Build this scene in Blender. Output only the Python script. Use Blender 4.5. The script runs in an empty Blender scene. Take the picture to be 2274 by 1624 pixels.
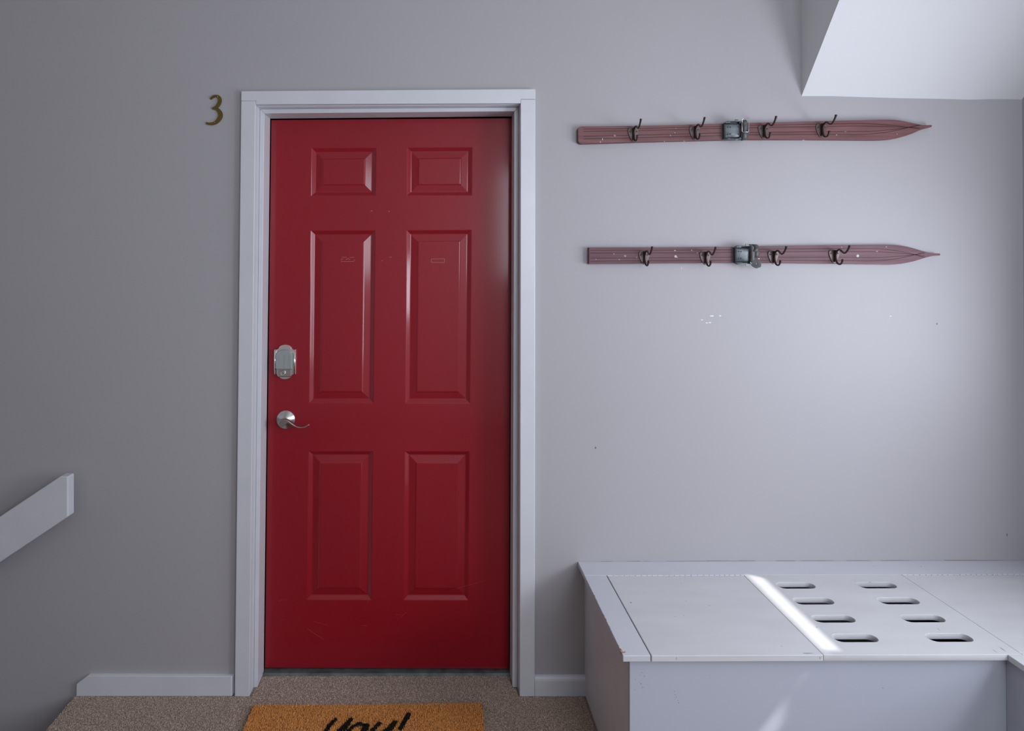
import bpy, bmesh, math, random
import numpy as np
from mathutils import Vector, Matrix, Euler
from mathutils.geometry import tessellate_polygon

SC = bpy.context.scene
COL = SC.collection
PI = math.pi

# ------------------------------------------------------------------ camera
cam = bpy.data.cameras.new('camera')
camo = bpy.data.objects.new('camera', cam)
COL.objects.link(camo)
W = 2274.0
cam.sensor_fit = 'HORIZONTAL'
cam.sensor_width = 36.0
cam.lens = 1390.415 / W * 36.0
cam.shift_x = 0.071181
cam.shift_y = -0.102617
cam.clip_start = 0.05
yaw, pitch, roll = -0.0042264, 0.0107247, 0.0027654
r0 = Vector((math.cos(yaw), math.sin(yaw), 0)); f0 = Vector((-math.sin(yaw), math.cos(yaw), 0)); u0 = Vector((0, 0, 1))
fw = f0 * math.cos(pitch) + u0 * math.sin(pitch)
up = -f0 * math.sin(pitch) + u0 * math.cos(pitch)
rr = r0 * math.cos(roll) + up * math.sin(roll)
uu = -r0 * math.sin(roll) + up * math.cos(roll)
mw = Matrix((rr, uu, -fw)).transposed().to_4x4()
mw.translation = Vector((0, -2.2, 1.486525))
camo.matrix_world = mw
SC.camera = camo

# ------------------------------------------------------------------ world, sun, window daylight, added front fill, exposure
SC.view_settings.view_transform = 'Standard'
SC.view_settings.look = 'None'
SC.view_settings.exposure = 0.0
SC.view_settings.gamma = 1.0
SC.view_settings.use_curve_mapping = False

wd = bpy.data.worlds.new('overcast_sky'); SC.world = wd
wd.use_nodes = True
wn = wd.node_tree.nodes; wn['Background'].inputs[0].default_value = (0.75, 0.85, 1.0, 1); wn['Background'].inputs[1].default_value = 1.2

sun = bpy.data.lights.new('sun', 'SUN'); sun.energy = 5.0; sun.angle = 0.012; sun.color = (1.0, 0.97, 0.93)
suno = bpy.data.objects.new('sun', sun); COL.objects.link(suno)
suno.rotation_euler = Vector((-0.80, 0.42, -1.0)).to_track_quat('-Z', 'Y').to_euler()
suno.location = (6, -5, 6)

DAY = (0.85, 0.885, 1.0)
def area_light(name, loc, sx, sy, power, direction, color=DAY):
    l = bpy.data.lights.new(name, 'AREA'); l.shape = 'RECTANGLE'; l.size = sx; l.size_y = sy
    l.energy = power; l.color = color
    o = bpy.data.objects.new(name, l); COL.objects.link(o)
    o.location = loc; o.rotation_euler = Vector(direction).to_track_quat('-Z', 'Z').to_euler()
    return o
WZ0, WZ1 = 0.96, 1.685          # span of the side window lamps, up to the added sun blocker
area_light('daylight_near_window', (2.045, -0.853, (WZ0+WZ1)/2), 0.40, WZ1-WZ0, 14, (-1, 0, 0))
area_light('daylight_far_window', (2.045, -1.755, (WZ0+WZ1)/2), 1.25, WZ1-WZ0, 28, (-1, 0, 0))
area_light('daylight_front_window', (1.20, -3.55, 1.92), 1.1, 1.0, 28, (0, 1, 0))  # added fill lamp; the window behind it is invented

# ------------------------------------------------------------------ materials
MATS = {}
def mat(name, color, rough=0.5, metal=0.0, spec=0.5, coat=0.0, coat_rough=0.1,
        var=0.0, var_scale=6.0, bump=0.0, bump_scale=80.0, stretch=(1, 1, 1), color2=None, aniso=0.0):
    if name in MATS: return MATS[name]
    m = bpy.data.materials.new(name); m.use_nodes = True
    nt = m.node_tree; N = nt.nodes; L = nt.links
    b = N['Principled BSDF']
    b.inputs['Base Color'].default_value = (*color, 1)
    b.inputs['Roughness'].default_value = rough
    b.inputs['Metallic'].default_value = metal
    b.inputs['Specular IOR Level'].default_value = spec
    b.inputs['Coat Weight'].default_value = coat
    b.inputs['Coat Roughness'].default_value = coat_rough
    if aniso: b.inputs['Anisotropic'].default_value = aniso
    tc = N.new('ShaderNodeTexCoord'); mp = N.new('ShaderNodeMapping')
    mp.inputs['Scale'].default_value = stretch
    L.new(tc.outputs['Object'], mp.inputs[0])
    if var or color2:
        n = N.new('ShaderNodeTexNoise'); n.inputs['Scale'].default_value = var_scale; n.inputs['Detail'].default_value = 6
        L.new(mp.outputs[0], n.inputs['Vector'])
        rmp = N.new('ShaderNodeValToRGB'); L.new(n.outputs['Fac'], rmp.inputs[0])
        c2 = color2 or tuple(c * (1 - var) for c in color)
        rmp.color_ramp.elements[0].position = 0.32; rmp.color_ramp.elements[1].position = 0.68
        rmp.color_ramp.elements[0].color = (*c2, 1); rmp.color_ramp.elements[1].color = (*color, 1)
        L.new(rmp.outputs[0], b.inputs['Base Color'])
    if bump:
        n2 = N.new('ShaderNodeTexNoise'); n2.inputs['Scale'].default_value = bump_scale; n2.inputs['Detail'].default_value = 4
        L.new(mp.outputs[0], n2.inputs['Vector'])
        bp = N.new('ShaderNodeBump'); bp.inputs['Strength'].default_value = bump; bp.inputs['Distance'].default_value = 0.002
        L.new(n2.outputs['Fac'], bp.inputs['Height']); L.new(bp.outputs[0], b.inputs['Normal'])
    MATS[name] = m
    return m

M_WALL = mat('wall_paint', (0.418, 0.412, 0.428), 0.62, spec=0.35, var=0.035, var_scale=1.6, bump=0.10, bump_scale=55)
M_SOFFIT = mat('soffit_paint', (0.70, 0.71, 0.725), 0.6, spec=0.3, bump=0.05, bump_scale=60)
M_CEIL = mat('ceiling_paint', (0.84, 0.83, 0.81), 0.8, spec=0.2)
M_PALE = mat('pale_hall_paint', (0.80, 0.77, 0.73), 0.7, spec=0.3)  # unseen walls made paler than the seen one to bounce soft fill
M_TRIM = mat('trim_gloss_paint', (0.66, 0.68, 0.72), 0.34, spec=0.5, var=0.05, var_scale=9, bump=0.06, bump_scale=35)
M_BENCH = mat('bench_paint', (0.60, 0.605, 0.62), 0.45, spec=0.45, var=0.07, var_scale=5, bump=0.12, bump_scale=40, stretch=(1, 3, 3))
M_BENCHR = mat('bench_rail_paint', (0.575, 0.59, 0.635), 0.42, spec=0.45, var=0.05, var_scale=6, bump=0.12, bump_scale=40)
M_BENCHP = mat('bench_panel_paint', (0.455, 0.48, 0.55), 0.42, spec=0.45, var=0.03, var_scale=3, bump=0.06, bump_scale=90)  # bench paint darkened: shade of the upright faces put into the colour
M_RED = mat('red_door_paint', (0.290, 0.0068, 0.017), 0.42, spec=0.22, coat=0.65, coat_rough=0.13, var=0.10, var_scale=3.0, bump=0.16, bump_scale=300, stretch=(1, 1, 0.25))
M_CARPET = mat('brown_carpet', (0.34, 0.27, 0.21), 0.95, spec=0.1, color2=(0.16, 0.128, 0.108), var_scale=160, bump=0.8, bump_scale=260)
M_TUFT = mat('brown_carpet_pile', (0.68, 0.55, 0.44), 0.95, spec=0.1, color2=(0.23, 0.18, 0.15), var_scale=190)
M_COIR = mat('coir_fibre', (0.95, 0.46, 0.135), 0.9, spec=0.15, color2=(0.60, 0.27, 0.085), var_scale=150)
M_COIRB = mat('black_printed_fibre', (0.012, 0.012, 0.011), 0.9, spec=0.1)
M_RUBBER = mat('mat_backing', (0.09, 0.045, 0.02), 0.9)
M_SKI = mat('stained_ski_wood', (0.205, 0.098, 0.100), 0.50, spec=0.28, color2=(0.135, 0.060, 0.060), var_scale=7, bump=0.15, bump_scale=30, stretch=(0.8, 6, 14))
M_SKI2 = mat('dark_stained_ski_wood', (0.165, 0.082, 0.098), 0.48, spec=0.30, color2=(0.115, 0.050, 0.058), var_scale=6, bump=0.15, bump_scale=30, stretch=(0.8, 6, 14))
M_GROOVE = mat('ski_groove_shadow_stain', (0.030, 0.012, 0.014), 0.7)
M_IRON = mat('dark_bronze_iron', (0.075, 0.048, 0.040), 0.36, metal=0.7, var=0.3, var_scale=40)
M_PLATE = mat('worn_hook_plate', (0.15, 0.115, 0.115), 0.42, metal=0.5, var=0.3, var_scale=60)
M_STEELDK = mat('tarnished_steel', (0.17, 0.195, 0.205), 0.40, metal=0.6, color2=(0.085, 0.098, 0.100), var_scale=35, bump=0.1, bump_scale=120)
M_LEATHER = mat('old_black_leather', (0.115, 0.122, 0.120), 0.42, spec=0.5, color2=(0.050, 0.052, 0.050), var_scale=60, bump=0.25, bump_scale=150)
M_CHROME = mat('polished_nickel', (0.80, 0.78, 0.76), 0.16, metal=1.0)
M_ESC = mat('brushed_nickel_plate', (0.80, 0.76, 0.73), 0.30, metal=0.9)
M_NICKEL = mat('satin_nickel', (0.52, 0.50, 0.475), 0.27, metal=1.0, aniso=0.5)
M_KEYPAD = mat('grey_keypad_face', (0.31, 0.34, 0.335), 0.25, spec=0.5)
M_DIGIT = mat('faint_keypad_print', (0.225, 0.25, 0.25), 0.4)
M_BRASS = mat('aged_brass', (0.17, 0.120, 0.030), 0.45, metal=0.6, var=0.15, var_scale=30)
M_BRASSL = mat('brass_pin', (0.75, 0.62, 0.35), 0.25, metal=0.9)
M_SCREW = mat('worn_screw', (0.20, 0.17, 0.17), 0.35, metal=0.7)
M_BLACK = mat('dark_void', (0.01, 0.009, 0.008), 0.9)
M_THRESH = mat('grey_threshold_metal', (0.155, 0.185, 0.175), 0.45, metal=0.3, color2=(0.07, 0.085, 0.085), var_scale=25)
M_SCUFF = mat('pale_scuff', (0.62, 0.30, 0.28), 0.6)
M_SCUFFD = mat('faint_scuff', (0.42, 0.055, 0.05), 0.5)
M_SPACKLE = mat('white_spackle', (0.78, 0.77, 0.79), 0.7)
M_WOODCHIP = mat('chipped_bare_wood', (0.42, 0.24, 0.14), 0.8)
M_CAULK = mat('dirty_caulk', (0.30, 0.265, 0.23), 0.8)
M_CHIP = mat('chipped_paint_dark', (0.20, 0.185, 0.18), 0.8)
M_SUNBLOCK = mat('woven_window_shade', (0.80, 0.80, 0.78), 0.85)
M_WHITEF = mat('white_fleck', (0.58, 0.54, 0.54), 0.7)
M_GLASS = bpy.data.materials.new('window_glass'); M_GLASS.use_nodes = True
_g = M_GLASS.node_tree; _g.nodes.clear()
_o = _g.nodes.new('ShaderNodeOutputMaterial'); _m = _g.nodes.new('ShaderNodeMixShader'); _t = _g.nodes.new('ShaderNodeBsdfTransparent'); _s = _g.nodes.new('ShaderNodeBsdfGlossy')
_s.inputs['Roughness'].default_value = 0.02; _m.inputs[0].default_value = 0.06
_g.links.new(_t.outputs[0], _m.inputs[1]); _g.links.new(_s.outputs[0], _m.inputs[2]); _g.links.new(_m.outputs[0], _o.inputs[0])

# ------------------------------------------------------------------ mesh helpers
STUFF = {'paint_fleck', 'rivet', 'caulk_crack', 'paint_chip', 'scratch', 'tape_residue', 'filler_mark', 'paint_nick', 'bare_wood_chip', 'keypad_digits', 'keypad_button', 'strap_hole'}
def link(name, bm, m, parent=None, smooth=False, bevel=0.0, seg=2, extra=(), auto=None):
    me = bpy.data.meshes.new(name)
    bmesh.ops.recalc_face_normals(bm, faces=bm.faces)
    bm.to_mesh(me); bm.free()
    me.materials.append(m)
    for e in extra: me.materials.append(e)
    o = bpy.data.objects.new(name, me); COL.objects.link(o)
    if parent: o.parent = parent
    if name in STUFF: o['kind'] = 'stuff'
    if smooth:
        me.polygons.foreach_set('use_smooth', [True] * len(me.polygons))
    if bevel:
        b = o.modifiers.new('edge', 'BEVEL'); b.width = bevel; b.segments = seg; b.limit_method = 'ANGLE'; b.angle_limit = math.radians(35)
        b.harden_normals = False
    return o
def thing(name, label, cat, group=None, loc=(0, 0, 0)):
    o = bpy.data.objects.new(name, None); COL.objects.link(o); o.location = loc
    o.empty_display_size = 0.1
    o['label'] = label; o['category'] = cat
    if group: o['group'] = group
    return o
def tag(o, label, cat, group=None):
    o['label'] = label; o['category'] = cat
    if group: o['group'] = group
    return o
def structure(o, label=None, cat=None):
    o['kind'] = 'structure'
    if label: o['label'] = label
    if cat: o['category'] = cat
    return o
def empty(name, parent=None, loc=(0, 0, 0)):
    o = bpy.data.objects.new(name, None); COL.objects.link(o); o.location = loc
    o.empty_display_size = 0.05
    if parent: o.parent = parent
    return o
def box(bm, x0, x1, y0, y1, z0, z1):
    v = [bm.verts.new(p) for p in ((x0,y0,z0),(x1,y0,z0),(x1,y1,z0),(x0,y1,z0),(x0,y0,z1),(x1,y0,z1),(x1,y1,z1),(x0,y1,z1))]
    for f in ((0,1,2,3),(4,5,6,7),(0,1,5,4),(1,2,6,5),(2,3,7,6),(3,0,4,7)):
        bm.faces.new([v[i] for i in f])
def BX(*a):
    bm = bmesh.new(); box(bm, *a); return bm
def prism(bm, pts, axis, a, b):
    """closed 2-D outline extruded along axis ('x','y','z') from a to b"""
    def P(p, t):
        return {'x': (t, p[0], p[1]), 'y': (p[0], t, p[1]), 'z': (p[0], p[1], t)}[axis]
    va = [bm.verts.new(P(p, a)) for p in pts]; vb = [bm.verts.new(P(p, b)) for p in pts]
    n = len(pts)
    for i in range(n): bm.faces.new((va[i], va[(i+1) % n], vb[(i+1) % n], vb[i]))
    for vs, sgn in ((va, 1), (vb, -1)):
        if n <= 4: bm.faces.new(vs)
        else:
            for t in tessellate_polygon([[Vector((p[0], p[1], 0)) for p in pts]]):
                try: bm.faces.new([vs[i] for i in t])
                except ValueError: pass
def PR(pts, axis, a, b):
    bm = bmesh.new(); prism(bm, pts, axis, a, b); return bm
def hexa(bm, q0, q1):
    """two quads (4 points each) joined into a solid"""
    a = [bm.verts.new(p) for p in q0]; b = [bm.verts.new(p) for p in q1]
    bm.faces.new(a); bm.faces.new(b)
    for i in range(4): bm.faces.new((a[i], a[(i+1) % 4], b[(i+1) % 4], b[i]))
def catmull(pts, sub=5):
    P = [Vector(p) for p in pts]; out = []
    for i in range(len(P)-1):
        p0 = P[max(i-1, 0)]; p1 = P[i]; p2 = P[i+1]; p3 = P[min(i+2, len(P)-1)]
        for k in range(sub):
            t = k/sub
            out.append(0.5*((2*p1)+(-p0+p2)*t+(2*p0-5*p1+4*p2-p3)*t*t+(-p0+3*p1-3*p2+p3)*t**3))
    out.append(P[-1]); return out
def tube(bm, pts, rad, n=10, closed=False, flat=1.0, ref=Vector((1, 0, 0))):
    P = [Vector(p) for p in pts]; m = len(P)
    if not hasattr(rad, '__len__'): rad = [rad]*m
    rings = []
    for i, p in enumerate(P):
        if closed: t = P[(i+1) % m]-P[i-1]
        else: t = P[min(i+1, m-1)]-P[max(i-1, 0)]
        t.normalize()
        a = ref - t*ref.dot(t)
        if a.length < 1e-4: a = Vector((0, 0, 1)) - t*t.z
        a.normalize(); b = t.cross(a)
        rings.append([bm.verts.new(p+a*rad[i]*math.cos(2*PI*k/n)*flat+b*rad[i]*math.sin(2*PI*k/n)) for k in range(n)])
    for i in range(m if closed else m-1):
        A = rings[i]; B = rings[(i+1) % m]
        for k in range(n): bm.faces.new((A[k], A[(k+1) % n], B[(k+1) % n], B[k]))
    if not closed:
        bm.faces.new(rings[0]); bm.faces.new(rings[-1])
        for end, q in ((rings[0], P[0]-(P[1]-P[0]).normalized()*rad[0]*0.6), (rings[-1], P[-1]+(P[-1]-P[-2]).normalized()*rad[-1]*0.6)):
            pass
def lathe(bm, prof, centre, axis='y', n=40):
    """prof: (radius, offset) pairs around axis y, offset measured along y"""
    c = Vector(centre); rings = []
    for r, d in prof:
        if r < 1e-6: rings.append([bm.verts.new(c+Vector((0, d, 0)))])
        else: rings.append([bm.verts.new(c+Vector((r*math.cos(2*PI*k/n), d, r*math.sin(2*PI*k/n)))) for k in range(n)])
    for A, B in zip(rings, rings[1:]):
        for k in range(n):
            a0 = A[k % len(A)]; a1 = A[(k+1) % len(A)]; b0 = B[k % len(B)]; b1 = B[(k+1) % len(B)]
            f = []
            for v in (a0, a1, b1, b0):
                if v not in f: f.append(v)
            if len(f) >= 3:
                try: bm.faces.new(f)
                except ValueError: pass
def ribbon(bm, pts, rads, y0, y1):
    """flat stroke in the XZ plane with changing half-width, given thickness in y"""
    P = [Vector((p[0], p[1])) for p in pts]; L = []; Rr = []
    for i, p in enumerate(P):
        t = (P[min(i+1, len(P)-1)]-P[max(i-1, 0)]).normalized(); n = Vector((-t.y, t.x))
        L.append(p+n*rads[i]); Rr.append(p-n*rads[i])
    for i in range(len(P)-1):
        q = [L[i], L[i+1], Rr[i+1], Rr[i]]
        hexa(bm, [(v.x, y0, v.y) for v in q], [(v.x, y1, v.y) for v in q])
def resample(pts, sub=5):
    c = catmull([(p[0], p[1], p[2]) for p in pts], sub)
    return [(v.x, v.y) for v in c], [v.z for v in c]

# ------------------------------------------------------------------ room shell
XW, XR, YF, ZC = -3.4, 2.07, -3.6, 2.95       # left wall, right wall, front wall (behind the camera), ceiling
XS = -1.243                                    # landing edge: the stairs go down left of it
TH = 0.16
bm = bmesh.new()
# back wall around the door opening (opening slightly larger than the jamb)
box(bm, XW-TH, XS, 0, TH, -2.4, ZC)
box(bm, XS, -0.662, 0, TH, -0.2, ZC)
box(bm, 0.315, XR+TH, 0, TH, -0.2, ZC)
box(bm, -0.662, 0.315, 0, TH, 2.088, ZC)
wb = structure(link('wall_back', bm, M_WALL))
bm = bmesh.new()                               # closed dark box added behind the door to stop light leaking through its gaps
box(bm, -.80, .45, 1.2, 1.3, -.2, 2.5); box(bm, -.80, -.70, TH, 1.2, -.2, 2.5); box(bm, .35, .45, TH, 1.2, -.2, 2.5); box(bm, -.80, .45, TH, 1.3, 2.5, 2.6); box(bm, -.80, .45, TH+.1, 1.3, -.3, -.2)
structure(link('wall_hall', bm, M_CHIP))
bm = bmesh.new()                               # old filled holes and nicks in the paint
def blot(bm, x, z, w, h, y=-0.0006, n=9, seed=0):
    rnd = random.Random(seed+int(x*1000)); vs = []
    for k in range(n):
        a = 2*PI*k/n; q = 1+rnd.uniform(-0.3, 0.3)
        vs.append(bm.verts.new((x+w*math.cos(a)*q, y, z+h*math.sin(a)*q)))
    bm.faces.new(vs)
for x, z, w, h in ((0.9345, 1.3050, .0035, .0035), (0.969, 1.3175, .0075, .0022), (0.998, 1.318, .0045, .0018), (0.951, 1.293, .005, .002), (0.962, 1.2945, .004, .002),
                   (1.600, 1.3185, .004, .0012), (0.614, 1.583, .0012, .0012), (0.862, 1.485, .001, .004)):
    blot(bm, x, z, w, h)
link('filler_mark', bm, M_SPACKLE, wb)
bm = bmesh.new()
for x, z, w, h in ((0.9350, 1.3058, .0014, .0014), (1.763, 1.292, .002, .003), (2.005, .553, .002, .006), (.560, .855, .002, .004)):
    blot(bm, x, z, w, h, -0.0009)
link('paint_nick', bm, M_CHIP, wb)

# right wall with two low windows
ys = [(-.634, -1.098), (-1.111, -2.40)]
z0, z1 = 0.92, 1.820
TR_ = 0.06
bm = bmesh.new()
box(bm, XR, XR+TR_, YF, 0, -0.2, z0)
box(bm, XR, XR+TR_, YF, 0, z1, ZC)
box(bm, XR, XR+TR_, ys[0][0], 0, z0, z1)
box(bm, XR+.002, XR+.012, ys[1][0], ys[0][1], z0, z1)
box(bm, XR, XR+TR_, YF, ys[1][1], z0, z1)
structure(link('wall_right', bm, M_WALL))
for i, (ya, yb) in enumerate(ys):
    w = structure(empty('window_%d' % (i+1)))
    w.location = (XR+0.03, (ya+yb)/2, z0)
    T = w.location
    bm = bmesh.new()
    def lb(x0, x1, y0, y1, za, zb): box(bm, x0-T.x, x1-T.x, y0-T.y, y1-T.y, za-T.z, zb-T.z)
    lb(XR+.062, XR+.10, yb-.03, yb, z0, z1); lb(XR+.062, XR+.10, ya, ya+.03, z0, z1)
    lb(XR+.062, XR+.10, yb-.03, ya+.03, z0-.03, z0)
    link('window_frame', bm, M_TRIM, w, bevel=.002)
    bm = bmesh.new(); lb(XR+.040, XR+.044, yb+.001, ya-.001, z0+.001, z1-.001)
    link('window_pane', bm, M_GLASS, w)
    bm = bmesh.new(); lb(XR+.000, XR+.012, yb+.002, ya-.002, z0, 1.689)  # unseen sheet added to block the sun, leaving a slit for the streak
    link('window_shade', bm, M_SUNBLOCK, w)
    bm = bmesh.new(); lb(XR-.03, XR-.001, yb-.02, ya+.02, z0-.02, z0)
    link('window_sill', bm, M_TRIM, w, bevel=.003)
# left wall, front wall with an invented window for the front fill lamp, ceiling
structure(link('wall_left', BX(XW-TH, XW, YF, 0, -2.4, ZC), M_PALE))
bm = bmesh.new()
wx0, wx1, wz0, wz1 = 0.65, 1.75, 1.35, 2.65
box(bm, XW-TH, XR+TH, YF-TH, YF, -2.4, wz0); box(bm, XW-TH, XR+TH, YF-TH, YF, wz1, ZC)
box(bm, XW-TH, wx0, YF-TH, YF, wz0, wz1); box(bm, wx1, XR+TH, YF-TH, YF, wz0, wz1)
structure(link('wall_front', bm, M_PALE))
w = structure(empty('window_3', loc=(1.2, YF-.08, wz0)))
bm = bmesh.new()
for a in ((-.55, -.51, -.02, .02, 0, 1.3), (.51, .55, -.02, .02, 0, 1.3), (-.51, .51, -.02, .02, 0, .04), (-.51, .51, -.02, .02, 1.26, 1.3), (-.51, .51, -.015, .015, .63, .67)): box(bm, *a)
link('window_frame', bm, M_TRIM, w, bevel=.002)
link('window_pane', BX(-.51, .51, -.003, .003, .04, 1.26), M_GLASS, w)
structure(link('ceiling', BX(XW-TH, XR+TH, YF-TH, TH, ZC, ZC+.1), M_CEIL))

# sloping bulkhead (underside of the stairs above) with its side cheek
sx = 1.288
edge = [(1.288, 2.0946), (1.3981, 2.0950), (1.52, 2.0915), (1.6439, 2.0885), (1.7812, 2.0868), (1.8851, 2.0843), (1.9666, 2.0869), (2.07, 2.0859)]
bm = bmesh.new()
slope = (2.3462-2.0946)/0.209
dz = ZC-2.0946
lo = [bm.verts.new((x, 0.0, z)) for x, z in edge]
hi = [bm.verts.new((x, -dz/slope, ZC)) for x, z in edge]
tp = [bm.verts.new((x, 0.0, ZC)) for x, z in edge]
for i in range(len(edge)-1):
    bm.faces.new((lo[i], lo[i+1], hi[i+1], hi[i])); bm.faces.new((lo[i], tp[i], tp[i+1], lo[i+1])); bm.faces.new((tp[i], hi[i], hi[i+1], tp[i+1]))
bm.faces.new((lo[0], hi[0], tp[0])); bm.faces.new((lo[-1], tp[-1], hi[-1]))
structure(link('trim_1', bm, M_SOFFIT), 'white sloping stair bulkhead meeting the wall above the skis')

# floor: landing slab, carpet colour, real pile where it is seen
bm = bmesh.new()
box(bm, XS, XR, YF, 0.0, -0.2, 0.0)
box(bm, -0.662, 0.315, 0.0, TH+.1, -0.2, 0.0)
box(bm, XW, XS, YF, -1.25, -0.2, 0.0)
fl = structure(link('floor', bm, M_CARPET))
structure(link('wall_stairwell', BX(XW, XS, -1.30, -1.25, -2.4, -0.2), M_WALL))
bm = bmesh.new()
for i in range(8):                              # carpeted flight going down to the left along the back wall
    box(bm, XS-.265*(i+1), XS-.265*i, -1.248, -.002, -2.4, -.19*(i+1))
tag(link('staircase', bm, M_CARPET), 'brown carpeted stairs going down beside the wall at the left of the door', 'stairs')

def pile(name, pts, h, r, m, parent, seed, lean=0.5, mats=None, idx=None):
    rng = np.random.default_rng(seed); n = len(pts)
    P = np.asarray(pts, float); ang = rng.uniform(0, 2*PI, n)
    hh = h*rng.uniform(0.6, 1.15, n); rad = r*rng.uniform(.7, 1.2, n)
    V = np.zeros((n, 4, 3))
    for k in range(3):
        V[:, k, 0] = P[:, 0]+rad*np.cos(ang+k*2.094); V[:, k, 1] = P[:, 1]+rad*np.sin(ang+k*2.094); V[:, k, 2] = P[:, 2]
    V[:, 3, 0] = P[:, 0]+hh*lean*rng.normal(0, .6, n); V[:, 3, 1] = P[:, 1]+hh*lean*rng.normal(0, .6, n); V[:, 3, 2] = P[:, 2]+hh
    b = np.arange(n)[:, None, None]*4
    F = (b+np.array([[0, 1, 3], [1, 2, 3], [2, 0, 3]])[None]).reshape(-1, 3)
    me = bpy.data.meshes.new(name); me.from_pydata(V.reshape(-1, 3).tolist(), [], F.tolist())
    me.materials.append(m)
    if mats:
        for q in mats: me.materials.append(q)
        me.polygons.foreach_set('material_index', np.repeat(idx, 3).astype(np.int32))
    o = bpy.data.objects.new(name, me); COL.objects.link(o); o.parent = parent; o['kind'] = 'stuff'
    return o
def gridpts(x0, x1, y0, y1, step, z, seed):
    rng = np.random.default_rng(seed)
    X, Y = np.meshgrid(np.arange(x0, x1, step), np.arange(y0, y1, step)); X = X.ravel(); Y = Y.ravel()
    X = X+rng.uniform(-.5, .5, X.size)*step; Y = Y+rng.uniform(-.5, .5, X.size)*step
    return np.stack([X, Y, np.full(X.size, z)], 1)
G = gridpts(XS, 0.515, -1.00, 0.100, 0.0030, 0.0, 3)
keep = ~((G[:, 0] < -.632) & (G[:, 1] > -.018)) & ~((G[:, 0] > .285) & (G[:, 1] > -.018)) & ~((G[:, 1] > .028) & ((G[:, 0] < -.624) | (G[:, 0] > .271)))
keep &= ~((G[:, 0] > -.60) & (G[:, 0] < .15) & (G[:, 1] < -.09) & (G[:, 1] > -.52))
pile('carpet_pile', G[keep], .0030, .0020, M_TUFT, fl, 4, lean=.7)

# ------------------------------------------------------------------ door casing, jamb, stops (a little out of square, as the real one is)
tr = structure(empty('trim_2'))
tr['label'] = 'white painted casing and jamb around the red door'
OL_T, OL_B, IL_T, IL_B = (-.6838, 2.0996), (-.6933, 0.0), (-.6331, 2.0530), (-.6419, 0.0)
OR_T, OR_B, IR_T, IR_B = (.3444, 2.1115), (.3448, 0.0), (.2925, 2.0605), (.2925, 0.0)
def quadY(bm, q, y0, y1): hexa(bm, [(p[0], y0, p[1]) for p in q], [(p[0], y1, p[1]) for p in q])
def lerp(a, b, t): return (a[0]+(b[0]-a[0])*t, a[1]+(b[1]-a[1])*t)
jointL = 2.0655
a0 = lerp(OL_B, OL_T, jointL/OL_T[1]); 
bm = bmesh.new(); quadY(bm, [OL_B, IL_B, IL_T, (IL_T[0]-.0002, jointL-.0006), (a0[0], jointL-.0006)][:4] if False else [OL_B, IL_B, IL_T, (a0[0], jointL-.0128)], -.018, 0.0)
# left leg, right leg and head board
bm.free()
bm = bmesh.new(); prism(bm, [OL_B, IL_B, IL_T, (IL_T[0], jointL-.0005), (a0[0], jointL-.0005)], 'y', -.018, 0.0)
link('side_casing', bm, M_TRIM, tr, bevel=.0022)
bm = bmesh.new(); prism(bm, [IR_B, OR_B, (.3444, 2.0745), (IR_T[0], 2.0745), IR_T], 'y', -.018, 0.0)
link('side_casing', bm, M_TRIM, tr, bevel=.0022)
bm = bmesh.new(); prism(bm, [(a0[0], jointL), (IL_T[0], jointL), IL_T, IR_T, (IR_T[0], 2.075), (.3444, 2.075), OR_T, OL_T], 'y', -.0182, 0.0)
link('head_casing', bm, M_TRIM, tr, bevel=.0022)
# jamb boards behind the casing
JL_T, JL_B, JR_T, JR_B = (-.6318, 2.0495), (-.6418, 0.0), (.2928, 2.0592), (.2920, 0.0)
for nm, q in (('side_jamb', [(-.6618, 0), JL_B, JL_T, (-.6618, 2.06)]), ('side_jamb', [JR_B, (.3148, 0), (.3148, 2.075), JR_T]),
              ('head_jamb', [JL_T, JR_T, (.3148, 2.0875), (-.6618, 2.0875)])):
    bm = bmesh.new(); quadY(bm, q, .0004, .16); link(nm, bm, M_TRIM, tr)
# stops: front edge 3 cm behind the wall face
SL_T, SL_B, SR_T, SR_B = (-.6151, 2.0333), (-.6275, 0.0), (.2768, 2.0448), (.2730, 0.0)
e = .0004
for nm, q in (('side_stop', [(JL_B[0]+e, 0.0), SL_B, SL_T, (JL_T[0]+e, JL_T[1]-e)]), ('side_stop', [SR_B, (JR_B[0]-e, 0), (JR_T[0]-e, JR_T[1]-e), SR_T]),
              ('head_stop', [SL_T, SR_T, (JR_T[0]-e, JR_T[1]-e), (JL_T[0]+e, JL_T[1]-e)])):
    bm = bmesh.new(); quadY(bm, q, .030, .1095); link(nm, bm, M_TRIM, tr, bevel=.0018)
# threshold
bm = bmesh.new(); prism(bm, [(.088, 0.0), (.096, .0075), (.150, .0095), (.158, 0.0)], 'x', -.6268, .2722)
link('threshold', bm, M_THRESH, tr)

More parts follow.
